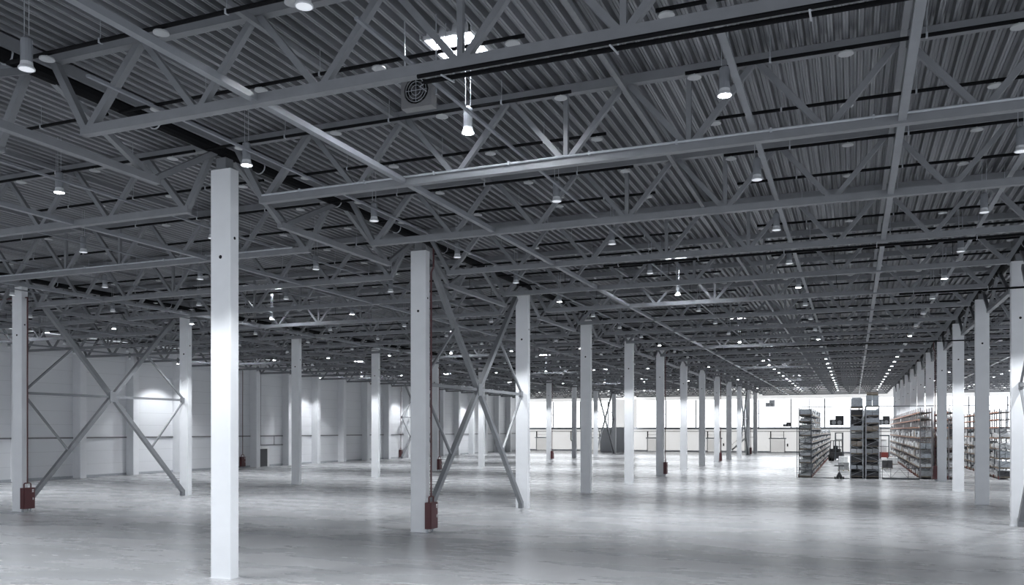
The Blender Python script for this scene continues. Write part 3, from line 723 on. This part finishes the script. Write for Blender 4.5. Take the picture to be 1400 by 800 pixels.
MB().bar((-.42, -.27, 1.15), (.42, -.27, 1.15), .05, .07).bar((-.4, -.27, 1.2), (.4, -.27, 1.2), .03, .03).build('handle', M['truckgrey'], t)

# forklift trucks in the aisle
def forklift(loc, rz, lab, s=1.):
    t = thing('forklift', lab, 'forklift', loc, None, rz)
    b = MB(); b.cbox(-.6, .6, -1.0, .9, .3, 1.0, .1); b.cbox(-.58, .58, .2, 1.05, .9, 1.35, .15); b.build('chassis', M['truckgrey'], t)
    b = MB()
    for x in (-.5, .5):
        for y, z in ((-.75, 1.0), (.75, 1.3)): b.bar((x, y, z), (x*.9, y*.8, 2.25), .07, .07, (1, 0, 0))
    b.box(-.5, .5, -.65, .65, 2.22, 2.3); b.build('overhead_guard', M['truckgrey'], t)
    b = MB()
    for x in (-.38, .38): b.box(x-.06, x+.06, -1.3, -1.12, .08, 3.2)
    for z in (.4, 1.6, 2.4, 3.15): b.box(-.4, .4, -1.24, -1.16, z-.05, z+.05)
    b.build('mast', M['uprightd'], t)
    for x in (-.25, .25): MB().box(x-.06, x+.06, -2.3, -1.3, .1, .15).build('fork', M['truckgrey'], t)
    for x in (-.55, .55):
        for y in (-.7, .65): MB().tube((x-.12, y, .3), (x+.12, y, .3), .3, 16).build('wheel', M['rubber'], t)
    MB().cbox(-.25, .25, -.1, .35, 1.0, 1.15, .06).cbox(-.25, .25, .3, .42, 1.1, 1.7, .05).build('seat', M['rubber'], t)
    t.scale = (s, s, s); return t
forklift((-2.2, 127, 0), .25, 'dark forklift in the aisle right of the left rack run', 1.25)
t = thing('reach_truck', 'tall narrow reach truck with red base in the aisle before the far wall', 'reach truck', (4.3, 140, 0))
MB().cbox(-.75, .75, 0, 1.4, .15, .95, .1).build('base', M['redguard'], t)
b = MB()
for x in (-.72, .72): b.box(x-.09, x+.09, -.1, .1, 0, 3.6)
b.box(-.72, .72, -.08, .08, 3.4, 3.6).box(-.72, .72, -.08, .08, 1.8, 1.9); b.build('mast', M['uprightd'], t)
MB().box(-.45, .45, .2, .9, .95, 2.9).build('cab', M['white'], t)
for x in (-.55, .55): MB().tube((x-.1, .2, .18), (x+.1, .2, .18), .18, 12).build('wheel', M['rubber'], t)
def pallet(loc, h, ci, lab, w=1.1):
    t = thing('loaded_pallet', lab, 'pallet', loc)
    b = MB()
    for x in (-.5, 0, .5): b.box(x-.05, x+.05, -.6, .6, 0, .1)
    for y in (-.52, -.17, .17, .52): b.box(-.55, .55, y-.06, y+.06, .1, .13)
    b.build('pallet_base', M['wood'], t)
    b = MB()
    for i in range(2):
        for j in range(2):
            for k_ in range(int(h/.4)): b.box(-.54+i*.55, -.02+i*.55, -.58+j*.59, -.02+j*.59, .13+k_*.4, .13+k_*.4+.38)
    b.build('cartons', G[ci], t)
pallet((3.55, 104, 0), 1.2, 2, 'dark loaded pallet in the aisle right of the middle rack')
pallet((4.6, 116, 0), .8, 0, 'white loaded pallet behind the dark one in the right aisle')
pallet((-1.2, 118, 0), .8, 0, 'pale loaded pallet in front of the forklift')
pallet((-.95, 96, 0), .8, 1, 'grey loaded pallet tucked beside the middle rack')
# unit heaters and boxes on the far wall
for (xa, xb, za, zb, lab) in ((-4.1, -1.6, 5.2, 7.0, 'grey air handling unit high on the far wall above the left aisle'), (-12.4, -10.9, 5.0, 5.8, 'small grey air unit on the far wall left of the racks'),
                              (4.2, 6.2, 5.3, 6.9, 'grey air handling unit on the far wall above the right aisle'), (-15.6, -13.9, 8.8, 10.1, 'pale square box high on the far wall')):
    t = thing('air_unit', lab, 'air unit', ((xa+xb)/2, YF-.6, za)); w = (xb-xa)/2; h = zb-za
    MB().cbox(-w, w, -.5, .5, 0, h*.6, .05).cbox(-w*.2, w, -.4, .4, h*.6, h, .05).build('casing', M['greywall'] if 'pale' in lab else M['truckgrey'], t)
    MB().tube((-w*.4, -.52, h*.3), (-w*.4, -.45, h*.3), h*.22, 14).tube((w*.4, -.52, h*.3), (w*.4, -.45, h*.3), h*.22, 14).build('fan_grille', M['mullion'], t)
    MB().box(-w*.8, -w*.7, .0, .6, h*.2, h*.3).box(w*.7, w*.8, .0, .6, h*.2, h*.3).build('bracket', M['mullion'], t)

# ------------------------------------------------------------------ LIGHT
w = bpy.data.worlds.new('World'); bpy.context.scene.world = w; w.use_nodes = True
bg = w.node_tree.nodes['Background']; bg.inputs[0].default_value = (.86, .92, 1, 1); bg.inputs[1].default_value = 1.25  # added soft fill, entering where the hall is left open out of view

# ------------------------------------------------------------------ CAMERA
cd = bpy.data.cameras.new('Camera'); cam = bpy.data.objects.new('Camera', cd); C.objects.link(cam)
cd.sensor_width = 36; cd.lens = F/1400*36; cd.shift_y = (YH-400)/1400; cd.clip_end = 500; cd.clip_start = .1
cam.location = (0, 0, CAMH); cam.rotation_euler = (math.pi/2, 0, TH)
bpy.context.scene.camera = cam
sc = bpy.context.scene
sc.view_settings.view_transform = 'Standard'; sc.view_settings.look = 'None'; sc.view_settings.exposure = .45
sc.cycles.max_bounces = 8; sc.cycles.diffuse_bounces = 4; sc.cycles.glossy_bounces = 3
sc.cycles.sample_clamp_indirect = 4
